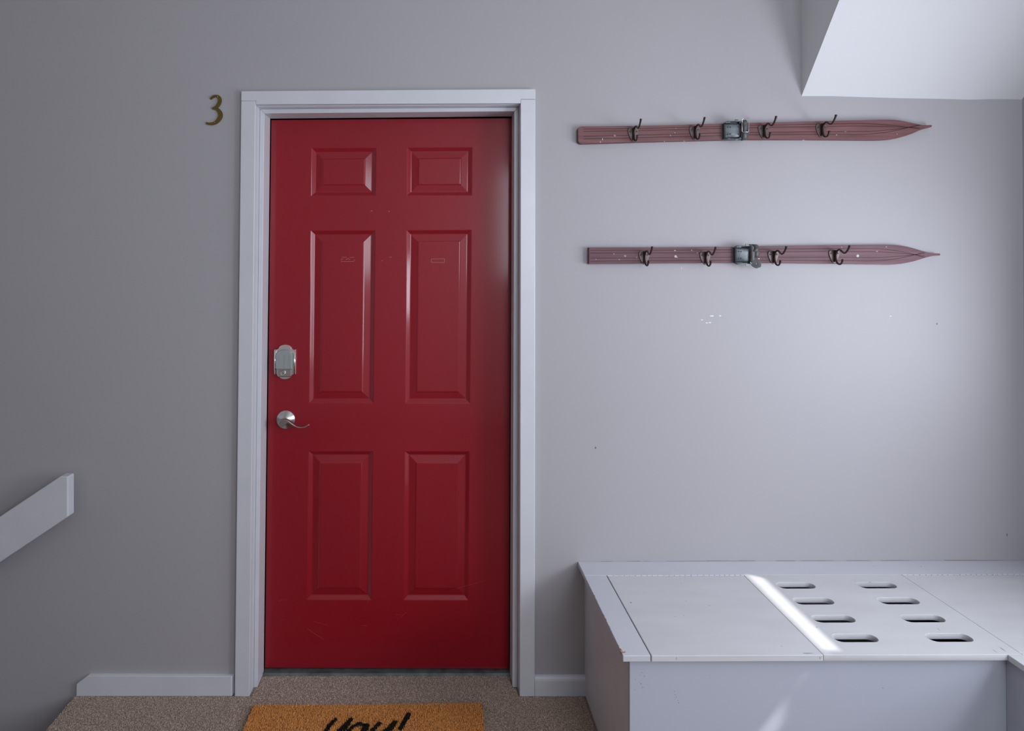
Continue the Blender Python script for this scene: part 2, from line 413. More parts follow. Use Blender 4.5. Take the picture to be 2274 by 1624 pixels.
# ------------------------------------------------------------------ door
YD = 0.114
door = structure(empty('door_1', loc=(-.17, YD, 0)))
door['label'] = 'red six-panel entry door with silver keypad lock and lever'
O = Vector((-.17, YD, 0))
def cx(col, z):
    a, b = {0: (-.6128, -.6246), 1: (-.4630, -.4740), 2: (-.2228, -.2367), 3: (-.1095, -.1190), 4: (.1330, .1192), 5: (.2760, .2695)}[col]
    return a+(b-a)*(2.0-z)/2.0
def rz(row, x):
    z, t = {0: (2.0345, .0115), 1: (1.9300, .0090), 2: (1.7495, .005), 3: (1.6232, .0070), 4: (.9833, 0.0), 5: (.8087, 0.0), 6: (.2622, -.002), 7: (.0145, -.005)}[row]
    return z+t*(x+.17)
def DP(col, row, d=0.0):
    z = rz(row, 0)
    x = cx(col, z); return (x-O.x, d, rz(row, x)-O.z)
bm = bmesh.new()
F = [[bm.verts.new(DP(c, r)) for c in range(6)] for r in range(8)]
B = [[bm.verts.new(DP(c, r, .044)) for c in (0, 5)] for r in (0, 7)]
for r in range(7):
    for c in range(5):
        if not (c in (1, 3) and r in (1, 3, 5)):
            bm.faces.new((F[r][c], F[r][c+1], F[r+1][c+1], F[r+1][c]))
bm.faces.new((B[0][0], B[0][1], B[1][1], B[1][0]))
bm.faces.new([F[0][c] for c in range(6)]+[B[0][1], B[0][0]])
bm.faces.new([F[7][c] for c in range(6)]+[B[1][1], B[1][0]])
bm.faces.new([F[r][0] for r in range(8)]+[B[1][0], B[0][0]])
bm.faces.new([F[r][5] for r in range(8)]+[B[1][1], B[0][1]])
slab = link('door_slab', bm, M_RED, door)
def door_panel(c, r):
    c4 = [Vector(DP(c, r)), Vector(DP(c+1, r)), Vector(DP(c+1, r+1)), Vector(DP(c, r+1))]
    prof = [(0.0, 0.0), (.0020, .0006), (.0040, .0018), (.0122, .0076), (.0140, .0088), (.0165, .0092), (.0190, .0088), (.0400, .0042), (.0418, .0032), (.0436, .0021), (.0460, .0017)]
    sg = [(1, -1), (-1, -1), (-1, 1), (1, 1)]
    bm = bmesh.new(); rings = []
    for i, d in prof:
        rings.append([bm.verts.new((p.x+s[0]*i, d, p.z+s[1]*i)) for p, s in zip(c4, sg)])
    for A, Bq in zip(rings, rings[1:]):
        for k in range(4): bm.faces.new((A[k], A[(k+1) % 4], Bq[(k+1) % 4], Bq[k]))
    bm.faces.new(rings[-1])
    return link('door_panel', bm, M_RED, door)
for r in (1, 3, 5):
    for c in (1, 3): door_panel(c, r)
# pale tape residue and scratches
def stroke_mesh(lines, y, w):
    bm = bmesh.new()
    for ln in lines:
        pts = [(p[0], p[1]) for p in ln]
        ribbon(bm, pts, [w*(1 if 0 < i < len(pts)-1 else .7) for i in range(len(pts))], y-.0003, y)
    for v in bm.verts: v.co.x -= O.x; v.co.y -= O.y; v.co.z -= O.z
    return bm
def rect(x0, x1, z0_, z1_): return [[(x0, z0_), (x1, z0_)], [(x1, z0_+.001), (x1, z1_)], [(x1-.001, z1_), (x0, z1_-.001)], [(x0, z1_), (x0, z0_)]]
tape = rect(-.019, .030, 1.5040, 1.5175) + [[(-.3535, 1.5065), (-.304, 1.5075)], [(-.350, 1.522), (-.333, 1.5225)], [(-.321, 1.521), (-.303, 1.5225)], [(-.304, 1.508), (-.303, 1.514)], [(-.353, 1.510), (-.350, 1.517), (-.345, 1.513)], [(-.336, 1.513), (-.327, 1.518), (-.32, 1.513)]]
link('tape_residue', stroke_mesh(tape, YD+.0016, .00055), M_SCUFF, door)
sc_ = [[(-.2440, 1.6915), (-.2415, 1.6945), (-.236, 1.6945)], [(-.1745, 1.5225), (-.1655, 1.5230)], [(-.202, 1.508), (-.199, 1.511)]]
link('paint_chip', stroke_mesh(sc_, YD-.0001, .0006), M_SCUFF, door)
sc2 = [[(-.5790, .2560), (-.5650, .2620), (-.5440, .2660)], [(-.4700, .1590), (-.4400, .1380), (-.4080, .1180)], [(-.2510, .2480), (-.2440, .2640)], [(-.1290, .1980), (-.1190, .2080), (-.1060, .2180)], [(-.1460, .2090), (-.1210, .2090)],
       [(-.2700, .1700), (-.2530, .1700), (-.2500, .1650)], [(-.5700, .1850), (-.5560, .1930)], [(.0560, .3000), (.1850, .3350)], [(-.4480, .1850), (-.3950, .1700)]]
link('scratch', stroke_mesh(sc2, YD-.0001, .0005), M_SCUFFD, door)
bm = bmesh.new(); blot(bm, -.1755, 1.6925, .0025, .0022, YD-.0003)
for v in bm.verts: v.co -= O
link('peephole_plug', bm, M_CHIP, door)

# keypad deadbolt
DBx, DBz = -.5555, 1.1365
db = empty('keypad_deadbolt', door, (DBx-O.x, -.002, DBz-O.z))
def plate_outline(w, h, arch, sh, inset=0.0):
    pts = []
    hw = w/2-inset
    # top: shoulder ends, concave dip, central arch
    for s in (1, -1):
        seg = []
        seg.append((s*hw, s*(sh-inset)))
        seg.append((s*(hw-.009), s*(sh-.0005-inset)))
        seg.append((s*(hw-.0125), s*(sh+.0015-inset)))
        for k in range(0, 9):
            a = k/8*PI
            seg.append((s*(hw-.0155)*math.cos(a), s*(sh+.003+(arch)*math.sin(a)-inset)))
        seg.append((-s*(hw-.0125), s*(sh+.0015-inset)))
        seg.append((-s*(hw-.009), s*(sh-.0005-inset)))
        seg.append((-s*hw, s*(sh-inset)))
        pts += seg
    return pts
po = plate_outline(.079, .125, .0145, .0455)
bm = bmesh.new(); prism(bm, po, 'y', -.006, .002)
link('escutcheon', bm, M_ESC, db, bevel=.0022, seg=3)
bm = bmesh.new()
for s in (-1, 1):                               # rolled side rims
    tube(bm, [(s*.0352, -.010, .0445), (s*.0352, -.010, -.0445)], .0042, 14)
link('side_rim', bm, M_CHROME, db, smooth=True)
kp = [(-.031, -.0215), (-.029, -.0245), (.029, -.0245), (.031, -.0215), (.031, .0300), (.028, .0330)]
kp += [(.0275*math.cos(k/10*PI)**1 if False else .026*math.cos(k/10*PI), .0345+.0115*math.sin(k/10*PI)) for k in range(11)] + [(-.028, .0330), (-.031, .0300)]
kq = [(x*.93, z*.95+.0005) for x, z in kp]
bm = bmesh.new()
va = [bm.verts.new((x, -.005, z)) for x, z in kp]; vb = [bm.verts.new((x, -.019, z)) for x, z in kp]; vc = [bm.verts.new((x, -.0225, z)) for x, z in kq]
n = len(kp)
for i in range(n):
    j = (i+1) % n; bm.faces.new((va[i], va[j], vb[j], vb[i])); bm.faces.new((vb[i], vb[j], vc[j], vc[i]))
bm.faces.new(vc)
bm.faces.ensure_lookup_table()
keyp = link('keypad', bm, M_KEYPAD, db, bevel=.001)
bm = bmesh.new()                                # neck with the key cylinder
prism(bm, [(-.021, -.0545), (.018, -.0545), (.0265, -.0505), (.0265, -.0235), (-.0265, -.0235), (-.0265, -.0490)], 'y', -.016, -.005)
link('lock_neck', bm, M_NICKEL, db, bevel=.003, seg=3)
bm = bmesh.new(); lathe(bm, [(.0098, -.015), (.0098, -.0195), (.0085, -.0208), (.0072, -.0205), (.0070, -.0195), (0, -.0195)], (-.004, 0, -.0385), n=28)
link('key_cylinder', bm, M_CHROME, db, smooth=False)
link('keyhole', BX(-.0048, -.0032, -.0199, -.0194, -.0435, -.0345), M_BLACK, db)
def text_mesh(s, size):
    cu = bpy.data.curves.new('t', 'FONT'); cu.body = s; cu.size = size; cu.align_x = 'CENTER'; cu.align_y = 'CENTER'; cu.fill_mode = 'FRONT'
    o = bpy.data.objects.new('t', cu); me = bpy.data.meshes.new_from_object(o)
    bpy.data.objects.remove(o); bpy.data.curves.remove(cu)
    return me
bm = bmesh.new()
for i, ch in enumerate('1234567890'):
    r_, c_ = (i//3, i % 3) if i < 9 else (3, 1)
    me = text_mesh(ch, .0105); n0 = len(bm.verts); bm.from_mesh(me); bpy.data.meshes.remove(me)
    bm.verts.ensure_lookup_table()
    for v in bm.verts[n0:]:
        v.co = Vector((v.co.x+(c_-1)*.0185, -.02275, v.co.y+.0225-r_*.0125))
link('keypad_digits', bm, M_DIGIT, db)
bm = bmesh.new()
for s in (-1, 1):
    tube(bm, [(s*.0185+.0045*math.cos(a), -.0226, -.0155+.0035*math.sin(a)) for a in [k*PI/6 for k in range(12)]], .0003, 4, closed=True)
link('keypad_button', bm, M_DIGIT, db)

# lever handle
LVx, LVz = -.5525, .9240
lv = empty('lever_handle', door, (LVx-O.x, 0, LVz-O.z))
bm = bmesh.new(); lathe(bm, [(.0345, .0), (.0345, -.003), (.0330, -.0050), (.0130, -.0125), (.0115, -.0135), (0, -.0135)], (0, 0, 0), n=64)
for f in bm.faces: f.smooth = True
ro = link('rosette', bm, M_NICKEL, lv)
bm = bmesh.new(); lathe(bm, [(.0085, -.012), (.0085, -.046), (.0, -.046)], (0, 0, 0), n=28)
link('lever_neck', bm, M_NICKEL, lv)
# wave lever: a deep thin blade growing out of a round front
path = catmull([(-.0125, -.0040, 0), (-.0075, .0085, 0), (.0045, .0105, 0), (.0165, .0080, 0), (.0280, .0010, 0), (.0390, -.0065, 0), (.0500, -.0122, 0), (.0610, -.0150, 0), (.0720, -.0153, 0), (.0830, -.0128, 0), (.0960, -.0055, 0)], 5)
path = [(p.x, p.y) for p in path]
wid = [0.0020+(.0012*max(0, 1-abs(i/len(path)-.35)*3)) for i in range(len(path))]
bm = bmesh.new(); 
P = path
for i in range(len(P)-1):
    t = Vector((P[i+1][0]-P[i][0], P[i+1][1]-P[i][1])).normalized()
L_, R_ = [], []
for i, p in enumerate(P):
    q0 = P[max(i-1, 0)]; q1 = P[min(i+1, len(P)-1)]
    t = Vector((q1[0]-q0[0], q1[1]-q0[1])).normalized(); nn = Vector((-t.y, t.x))*wid[i]
    L_.append((p[0]+nn.x, p[1]+nn.y)); R_.append((p[0]-nn.x, p[1]-nn.y))
dp = [(-.058, -.040-.008*(i/len(P))) if False else (-.060+.004*(i/len(P)), -.040) for i in range(len(P))]
rows = []
for i in range(len(P)):
    f_, b_ = dp[i]
    rows.append([bm.verts.new((L_[i][0], f_, L_[i][1])), bm.verts.new((R_[i][0], f_, R_[i][1])), bm.verts.new((R_[i][0], b_, R_[i][1])), bm.verts.new((L_[i][0], b_, L_[i][1]))])
for A, Bq in zip(rows, rows[1:]):
    for k in range(4): bm.faces.new((A[k], A[(k+1) % 4], Bq[(k+1) % 4], Bq[k]))
bm.faces.new(rows[0]); bm.faces.new(rows[-1])
# round boss under the wave at the neck
disc = [(-.0125, -.0045), (-.0120, -.0085), (-.0085, -.0125), (-.0030, -.0140), (.0030, -.0125), (.0085, -.0085), (.0165, -.0005), (.0240, .0025), (.0165, .0065), (.0045, .0090), (-.0070, .0070)]
prism(bm, disc, 'y', -.056, -.042)
link('lever', bm, M_NICKEL, lv, bevel=.0010)

# ------------------------------------------------------------------ baseboards
bb = bmesh.new()
prof = lambda a: None
q = [(-1.2402, 0.0), (-1.2402, .0411), (-1.2014, .0700), (-.7050, .0682), (-.7050, 0.0)]
prism(bb, q, 'y', -.016, 0.0)
for v in bb.verts:                               # mitred return against the casing
    if abs(v.co.x+.7050) < 1e-4 and v.co.y > -.001: v.co.x = -.6985
structure(link('baseboard_left', bb, M_TRIM, bevel=.0015))
bb = bmesh.new()
prism(bb, [(0.0, 0.0), (-.016, 0.0), (-.016, .052), (-.0145, .0585), (-.010, .0635), (-.004, .0655), (0.0, .0655)], 'x', .3455, .521)
o = structure(link('baseboard_right', bb, M_TRIM, smooth=False))

# ------------------------------------------------------------------ handrail
hr = thing('handrail', 'thick white sloping board handrail cut square, leading down the stairs', 'handrail', loc=(-1.24, -.06, .71))
HO = Vector((-1.24, -.06, .71))
sl_ = .672
xe = -3.25
pts = [(-1.2384, .7778), (-1.2371, .6429), (xe, .6429-sl_*(-1.2371-xe)), (xe, .7793-sl_*(-1.2636-xe)), (-1.2636, .7793)]
bm = PR([(x-HO.x, z-HO.z) for x, z in pts], 'y', -.020, .018)
link('rail_board', bm, M_TRIM, hr, bevel=.004, seg=3)
for x in (-1.36, -2.2, -3.0):
    zc = .7778-.072-sl_*(-1.2384-x)
    bm = BX(x-.02-HO.x, x+.02-HO.x, .0175, .060, zc-.02-HO.z, zc+.02-HO.z)
    link('mounting_block', bm, M_TRIM, hr)

# ------------------------------------------------------------------ house number
n3 = thing('house_number', 'brass numeral 3 on the wall left of the door casing', 'number', loc=(-.782, 0, 2.036))
def npx(x, y): return ((x/9.096+430-969.2)/632.0, (593.5-(y/9.096+180))/632.0+1.4865)
def numxz(x, y):
    # zoom coordinates -> metres relative to the numeral's centre
    X = -.8132+(x-245)/(600-245)*(.0624); Z = 2.0887-(y-288)/(888-288)*.1045
    return X+.782, Z-2.036
s1 = [(348, 364, 17), (385, 330, 20), (425, 308, 21), (470, 304, 22), (508, 322, 30), (532, 360, 34), (533, 410, 36), (515, 460, 36), (488, 502, 32), (455, 532, 28), (420, 550, 24), (385, 560, 18)]
s2 = [(430, 552, 26), (470, 560, 30), (508, 590, 34), (537, 640, 42), (548, 692, 44), (535, 745, 42), (503, 795, 37), (455, 838, 32), (400, 862, 28), (345, 868, 25), (300, 863, 22), (262, 850, 20)]
bm = bmesh.new()
for s in (s1, s2):
    k = .0624/355
    pp = []
    for x, y, w_ in s:
        X, Z = numxz(x, y); pp.append((X, Z, w_*k*.98))
    a, b_ = resample(pp, 4)
    ribbon(bm, a, b_, -.0055 if s is s1 else -.0052, 0.0)
bmesh.ops.remove_doubles(bm, verts=bm.verts, dist=1e-5)
link('numeral', bm, M_BRASS, n3)
for x, y in ((490, 323), (434, 843)):
    X, Z = numxz(x, y); bm = bmesh.new(); lathe(bm, [(.0013, -.005), (.0013, -.0062), (0, -.0066)], (X, 0, Z), n=12)
    link('fixing_pin', bm, M_BRASSL, n3)

# ------------------------------------------------------------------ ski coat racks
SKI1 = [(.5057, 1.9800), (.7330, 1.9831), (1.0063, 1.9920), (1.0885, 1.9945), (1.3027, 2.0005), (1.5175, 2.0067), (1.5600, 2.0078), (1.5940, 2.0075), (1.6180, 2.0055), (1.6399, 2.0020), (1.6650, 1.9965), (1.6858, 1.9920), (1.7043, 1.9888), (1.7200, 1.9890), (1.7320, 1.9896),
        (1.7345, 1.9860), (1.7320, 1.9822), (1.7200, 1.9800), (1.7073, 1.9769), (1.6888, 1.9700), (1.6650, 1.9590), (1.6391, 1.9503), (1.6170, 1.9445), (1.5936, 1.9402), (1.5650, 1.9378), (1.5323, 1.9368), (1.3019, 1.9376), (1.0884, 1.9372), (1.0062, 1.9351), (.7330, 1.9274), (.5058, 1.9195),
        (.4985, 1.9215), (.4940, 1.9280), (.4934, 1.9700), (.4975, 1.9770)]
SKI2 = [(.5320, 1.5567), (.7933, 1.5577), (1.0370, 1.5602), (1.1190, 1.5625), (1.3787, 1.5668), (1.5929, 1.5687), (1.6100, 1.5680), (1.6234, 1.5665), (1.6450, 1.5625), (1.6687, 1.5566), (1.6920, 1.5495), (1.7150, 1.5430), (1.7335, 1.5398), (1.7460, 1.5394), (1.7594, 1.5392),
        (1.7612, 1.5358), (1.7594, 1.5324), (1.7440, 1.5320), (1.7302, 1.5305), (1.7100, 1.5250), (1.6900, 1.5185), (1.6690, 1.5120), (1.6450, 1.5068), (1.6231, 1.5030), (1.6000, 1.5008), (1.5771, 1.5000), (1.3785, 1.5022), (1.1189, 1.5045), (.9154, 1.5035), (.5320, 1.4990)]
YS = -.020
def make_ski(outline, m, label, bulge):
    xs = [p[0] for p in outline]; zs = [p[1] for p in outline]
    c = Vector(((min(xs)+max(xs))/2, 0, (min(zs)+max(zs))/2))
    t = thing('ski_coat_rack', label, 'coat rack', 'old wooden skis hung as coat racks', loc=c)
    bm = PR([(x-c.x, z-c.z) for x, z in outline], 'y', YS, 0.0)
    link('ski', bm, m, t, bevel=.0025, seg=2)
    return t, c
def interp(outline, x, topside):
    pts = outline; best = None
    for a, b in zip(pts, pts[1:]+pts[:1]):
        if (a[0]-x)*(b[0]-x) <= 0 and a[0] != b[0]:
            z = a[1]+(b[1]-a[1])*(x-a[0])/(b[0]-a[0])
            if best is None or (topside and z > best) or (not topside and z < best): best = z
    return best
def grooves(t, c, outline, fr, x0, xc, tip):
    """four scored lines; the outer pairs cross near the tip as on the real ski"""
    for k, f in enumerate(fr):
        pts = []
        n = 46
        for i in range(n+1):
            x = x0+(tip-x0)*i/n
            zt = interp(outline, min(x, xc), True); zb = interp(outline, min(x, xc), False)
            f2 = f
            z = zb+(zt-zb)*f2
            if x > xc:
                u = (x-xc)/(tip-xc); mid = interp(outline, tip, True)*.5+interp(outline, tip, False)*.5
                s = 1 if f > .5 else -1
                amp = (z-mid)
                z = mid+amp*(1-u**2.1*1.45)
                zt2 = interp(outline, x, True)-.0015; zb2 = interp(outline, x, False)+.0015
                z = max(zb2, min(zt2, z))
            pts.append((x-c.x, z-c.z))
        bm = bmesh.new(); ribbon(bm, pts, [.0008]*len(pts), YS-.0004, YS+.0002)  # raised dark ribbon: the groove's shade is put into its colour
        link('scored_line', bm, M_GROOVE, t)

def proto_hook():
    """returns mesh data of the hook's parts, centred on its plate (front faces -y)"""
    d = {}
    o = [(-.012, .0215), (.012, .0215), (.0185, .0150), (.0190, .0070), (.0165, -.003), (.0110, -.016), (.0050, -.0250), (0, -.0270), (-.0050, -.0250), (-.0110, -.016), (-.0165, -.003), (-.0190, .0070), (-.0185, .0150)]
    bm = PR(o, 'y', -.0032, 0.0)
    d['plate'] = (bm, .0012)
    bm = bmesh.new()
    # spine with the upper and lower prongs in one casting; y is measured from the ski face
    up_ = [(0, -.084, .0335), (0, -.0795, .0255), (0, -.070, .0145), (0, -.0590, .0080), (0, -.0470, .0115), (0, -.0370, .0185), (0, -.0270, .0205), (0, -.0180, .0160), (0, -.0130, .0060), (0, -.0120, -.006), (0, -.0140, -.0185), (0, -.0195, -.0265), (0, -.0290, -.0300), (0, -.0380, -.0285), (0, -.0440, -.0215), (0, -.0475, -.0130)]
    cp = catmull(up_, 4); n_ = len(cp)
    rad = [.0030+.0011*(1-min(1, min(i, n_-1-i)/5.0)) for i in range(n_)]
    rad[0] = .0028; rad[-1] = .0028; rad[1] = .0040; rad[-2] = .0040
    tube(bm, cp, rad, 10)
    d['prongs'] = (bm, 0)
    bm = PR([(-.001, .0200), (-.022, .0195), (-.0150, .0130), (-.0120, -.002), (-.0140, -.0180), (-.001, -.0235)], 'x', -.0032, .0032)
    d['rib'] = (bm, .001)
    for s, nm in ((-1, 'screw'), (1, 'screw2')):
        bm = bmesh.new(); lathe(bm, [(.0030, -.003), (.0028, -.0042), (0, -.0048)], (s*.0115, 0, .0075), n=14); d[nm] = (bm, 0)
    return d
HOOK = None
def hook_on(t, c, x, z):
    global HOOK
    e_ = empty('coat_hook', t, (x-c.x, YS-.0002, z-c.z))
    if HOOK is None:
        HOOK = []
        for nm, (bm, bv) in proto_hook().items():
            ob = link(nm.replace('2', ''), bm, M_PLATE if nm == 'plate' else M_IRON, e_, smooth=(nm == 'prongs'), bevel=bv)
            HOOK.append(ob)
    else:
        for p in HOOK:
            k = p.copy(); COL.objects.link(k); k.parent = e_
def xz(u, v, y=-.022):
    """photo position measured on the wall, turned into metres (flat wall scale)"""
    D = 2.2+y
    return (u-969.2)/1390.4*D*1.0, 1.4865+(593.5-v)/1390.4*D
def screwhead(t, c, x, z, m=M_SCREW, r=.0042):
    bm = bmesh.new(); lathe(bm, [(r, 0), (r*.93, -.0010), (r*.45, -.0012), (r*.35, -.0006), (0, -.0004)], (x-c.x, YS, z-c.z), n=18); link('ski_screw', bm, m, t)
def flecks(t, c, L_):
    bm = bmesh.new()
    for x, z, w, h in L_: blot(bm, x-c.x, z-c.z, w, h, YS-.0005, seed=7)
    link('paint_fleck', bm, M_WHITEF, t)

t1, c1 = make_ski(SKI1, M_SKI, 'upper wooden ski coat rack with rounded heel and buckled strap', 0)
grooves(t1, c1, SKI1, (.835, .70, .42, .26), .512, 1.46, 1.690)
for u, v in ((1407, 295), (1544, 291), (1698, 288), (1827, 284.5)):
    x, z = xz(u, v); hook_on(t1, c1, x, z)
screwhead(t1, c1, *xz(1366, 298.6)); screwhead(t1, c1, *xz(1882, 287.5), r=.0046)
flecks(t1, c1, [(*xz(1334, 313.5), .0014, .003), (*xz(1338.5, 307), .0012, .004), (*xz(1490.5, 298), .0008, .003), (*xz(1500, 292), .0015, .0012), (*xz(1477, 311.5), .0018, .001), (*xz(1521, 310.5), .003, .0008), (*xz(1788, 307.5), .004, .0009), (*xz(1862, 295.7), .0018, .0012), (*xz(1997.5, 293), .0014, .0014), (*xz(1503, 282), .001, .001)])
t2, c2 = make_ski(SKI2, M_SKI2, 'lower wooden ski coat rack with square heel and loose strap loops', 0)
grooves(t2, c2, SKI2, (.825, .655, .35, .17), .536, 1.50, 1.705)
for u, v in ((1431, 569.5), (1567, 570), (1719, 568), (1855, 565.5)):
    x, z = xz(u, v); hook_on(t2, c2, x, z)
screwhead(t2, c2, *xz(1389, 567.7)); screwhead(t2, c2, *xz(1501.5, 568.2), m=M_WHITEF, r=.0045); screwhead(t2, c2, *xz(1908, 565.7), m=M_WHITEF, r=.005)
flecks(t2, c2, [(*xz(1364, 562.8), .0014, .0014), (*xz(1376, 575.5), .0015, .0015), (*xz(1324, 575), .0012, .0012), (*xz(1537.5, 554.3), .0016, .0016), (*xz(1414.5, 570.5), .001, .0014), (*xz(1500, 555), .004, .0010), (*xz(1550, 560), .0014, .001), (*xz(1951, 555.5), .003, .001), (*xz(1972, 545.6), .002, .0012), (*xz(1505, 570), .003, .0012), (*xz(1872.5, 546.5), .0012, .0012)])

def sheet(bm, grid):
    """grid of points (rows of columns) -> faces"""
    R_ = [[bm.verts.new(p) for p in row] for row in grid]
    for a, b in zip(R_, R_[1:]):
        for i in range(len(a)-1): bm.faces.new((a[i], a[i+1], b[i+1], b[i]))
def solid(o, th, off=0.0):
    m = o.modifiers.new('thickness', 'SOLIDIFY'); m.thickness = th; m.offset = off
def rivet(bm, x, y, z, r=.0022):
    lathe(bm, [(r, 0), (r*.8, -.0009), (0, -.0013)], (x, y, z), n=10)

def toe_iron(t, c, xa, xb, zb, zt, ear_t, ear_b, name='binding_plate'):
    """bent steel toe plate: base across the ski, cheeks standing out from it, bridge over the top"""
    root = empty('toe_binding', t, (xa-c.x, YS, (zb+zt)/2-c.z))
    h = (zt-zb)/2; w = xb-xa
    bm = bmesh.new()
    prism(bm, [(0, -h), (w, -h), (w, h), (0, h)], 'y', -.0025, 0.0)
    link('base_plate', bm, M_STEELDK, root, bevel=.0006)
    # curved cover bridging over the ski
    bm = bmesh.new(); grid = []
    for i in range(9):
        u = i/8; x = .002+u*(w-.002)
        row = []
        for k in range(11):
            v = -1+2*k/10
            row.append((x, -.008-.013*math.sin(u*PI*.55+.25)*(1-.45*abs(v)**4), v*h*(.97-.05*u)))
        grid.append(row)
    sheet(bm, grid); o = link('toe_cover', bm, M_STEELDK, root, smooth=True); solid(o, .002)
    for s, ee in ((1, ear_t), (-1, ear_b)):
        bm = bmesh.new()
        # cheek: from the cover's edge bulging beyond the ski, with a window cut in it
        o_ = [(.004, h), (.012, h+ee), (w-.004, h+ee*.92), (w+.002, h*1.02), (w-.004, h*.98)]
        y0, y1 = -.012, -.026
        A = [(.002, -.004, s*h*.98), (.010, -.012, s*(h+ee*.9)), (w, -.014, s*(h+ee*.85)), (w+.001, -.006, s*h)]
        Bq = [(.003, -.018, s*h*.94), (.012, -.022, s*(h+ee*.75)), (w, -.026, s*(h+ee*.6)), (w+.001, -.022, s*h*.92)]
        hexa(bm, [(.001, -.002, s*h*.99), (.008, -.006, s*(h+ee)), (.010, -.018, s*(h+ee)), (.003, -.016, s*h*.95)],
                 [(.016, -.002, s*(h*.99-.0)), (.020, -.006, s*(h+ee)), (.022, -.021, s*(h+ee*.95)), (.020, -.021, s*h*.93)])
        hexa(bm, [(.010, -.004, s*(h+ee)), (.010, -.006, s*(h+ee-.0022)), (.010, -.022, s*(h+ee-.0022)), (.010, -.022, s*(h+ee))],
                 [(w+.003, -.004, s*(h+ee*.9)), (w+.003, -.006, s*(h+ee*.9-.0022)), (w+.003, -.024, s*(h+ee*.9-.0022)), (w+.003, -.024, s*(h+ee*.9))])
        hexa(bm, [(w-.004, -.002, s*h*.9), (w-.001, -.002, s*(h+ee*.85)), (w-.001, -.024, s*(h+ee*.85)), (w-.004, -.024, s*h*.88)],
                 [(w, -.002, s*h*.9), (w+.003, -.002, s*(h+ee*.85)), (w+.003, -.024, s*(h+ee*.85)), (w, -.024, s*h*.88)])
        link('cheek', bm, M_STEELDK, root, bevel=.0006)
        bm = BX(w-.019, w-.0075, -.0245, -.0225, s*(h+ee)-.002 if s > 0 else s*(h+ee)-.0055, s*(h+ee)+.0055 if s > 0 else s*(h+ee)+.002)
        link('strap_lug', bm, M_STEELDK, root, bevel=.0006)
    bm = bmesh.new()
    for x, z in ((.012, -h*.5), (w-.006, -h*.52), (.012, h*.5), (w-.006, h*.5), (w*.38, h*.47), (w*.38, -h*.47)):
        rivet(bm, x, -.0225, z*.92)
    link('rivet', bm, M_IRON, root)
    return root

r1 = toe_iron(t1, c1, .9960, 1.0500, 1.9350, 1.9905, .0055, .0025)
r2 = toe_iron(t2, c2, 1.0330, 1.0855, 1.5045, 1.5585, .0060, .0055)
# upper ski: leather strap looped through a chrome roller buckle
st = empty('buckled_strap', t1, (1.062-c1.x, YS, 1.9640-c1.z))
bm = bmesh.new(); grid = []
for k in range(15):
    v = -1+2*k/14
    y = -.027+.012*abs(v)**6; z = v*.0345+.001
    grid.append([(-.0050+.001*v, y, z-.001), (.0035, y-.0020, z), (.0115-.001*v, y, z+.001)])
sheet(bm, grid); o = link('leather_strap', bm, M_LEATHER, st, smooth=True); solid(o, .0028)
bm = bmesh.new(); grid = []
for k in range(9):
    v = -1+2*k/8
    grid.append([(-.0085, -.006-.014*(1-v*v), v*.030), (-.0060, -.020-.008*(1-v*v), v*.032)])
sheet(bm, grid); o = link('leather_strap', bm, M_LEATHER, st, smooth=True); solid(o, .0025)
bm = bmesh.new()
fr_ = [(-.0075, -.028, .0360), (-.004, -.029, .0385), (.010, -.031, .0415), (.0140, -.031, .0390), (.0140, -.031, .020), (.0135, -.030, -.006), (.0125, -.030, -.0095), (-.004, -.029, -.0100), (-.0085, -.029, -.006), (-.0085, -.028, .018)]
tube(bm, fr_, .0011, 8, closed=True)
tube(bm, [(-.0085, -.030, -.0085), (.0170, -.032, -.0080)], .0012, 8)
link('buckle', bm, M_CHROME, st, smooth=True)
bm = bmesh.new(); rivet(bm, .0070, -.0292, -.0035, .0014); rivet(bm, .0035, -.0285, .033, .0016)
link('strap_hole', bm, M_BLACK, st)
# lower ski: two limp leather loops
st = empty('loose_strap', t2, (1.0885-c2.x, YS, 1.5330-c2.z))
def band(pts, hw, m=M_LEATHER, th=.0026, nm='leather_loop'):
    bm = bmesh.new(); grid = []
    cp = catmull(pts, 4)
    for i, p in enumerate(cp):
        w = hw
        grid.append([(p.x-w, p.y+.002, p.z), (p.x, p.y-.0006, p.z), (p.x+w, p.y+.001, p.z)])
    sheet(bm, grid); o = link(nm, bm, m, st, smooth=True); solid(o, th); return o
band([(-.0015, -.004, .0335), (.0000, -.016, .0350), (.0020, -.026, .0270), (.0010, -.029, .0100), (.0000, -.030, -.008), (.0010, -.026, -.0210), (.0020, -.014, -.0260)], .0080)
band([(.0060, -.014, .0345), (.0110, -.026, .0335), (.0145, -.031, .0230), (.0100, -.033, .0150), (.0070, -.030, .0100)], .0065)
band([(.0150, -.014, .0180), (.0165, -.024, .0160), (.0160, -.028, .0050), (.0150, -.026, -.0060), (.0145, -.016, -.0100)], .0075)
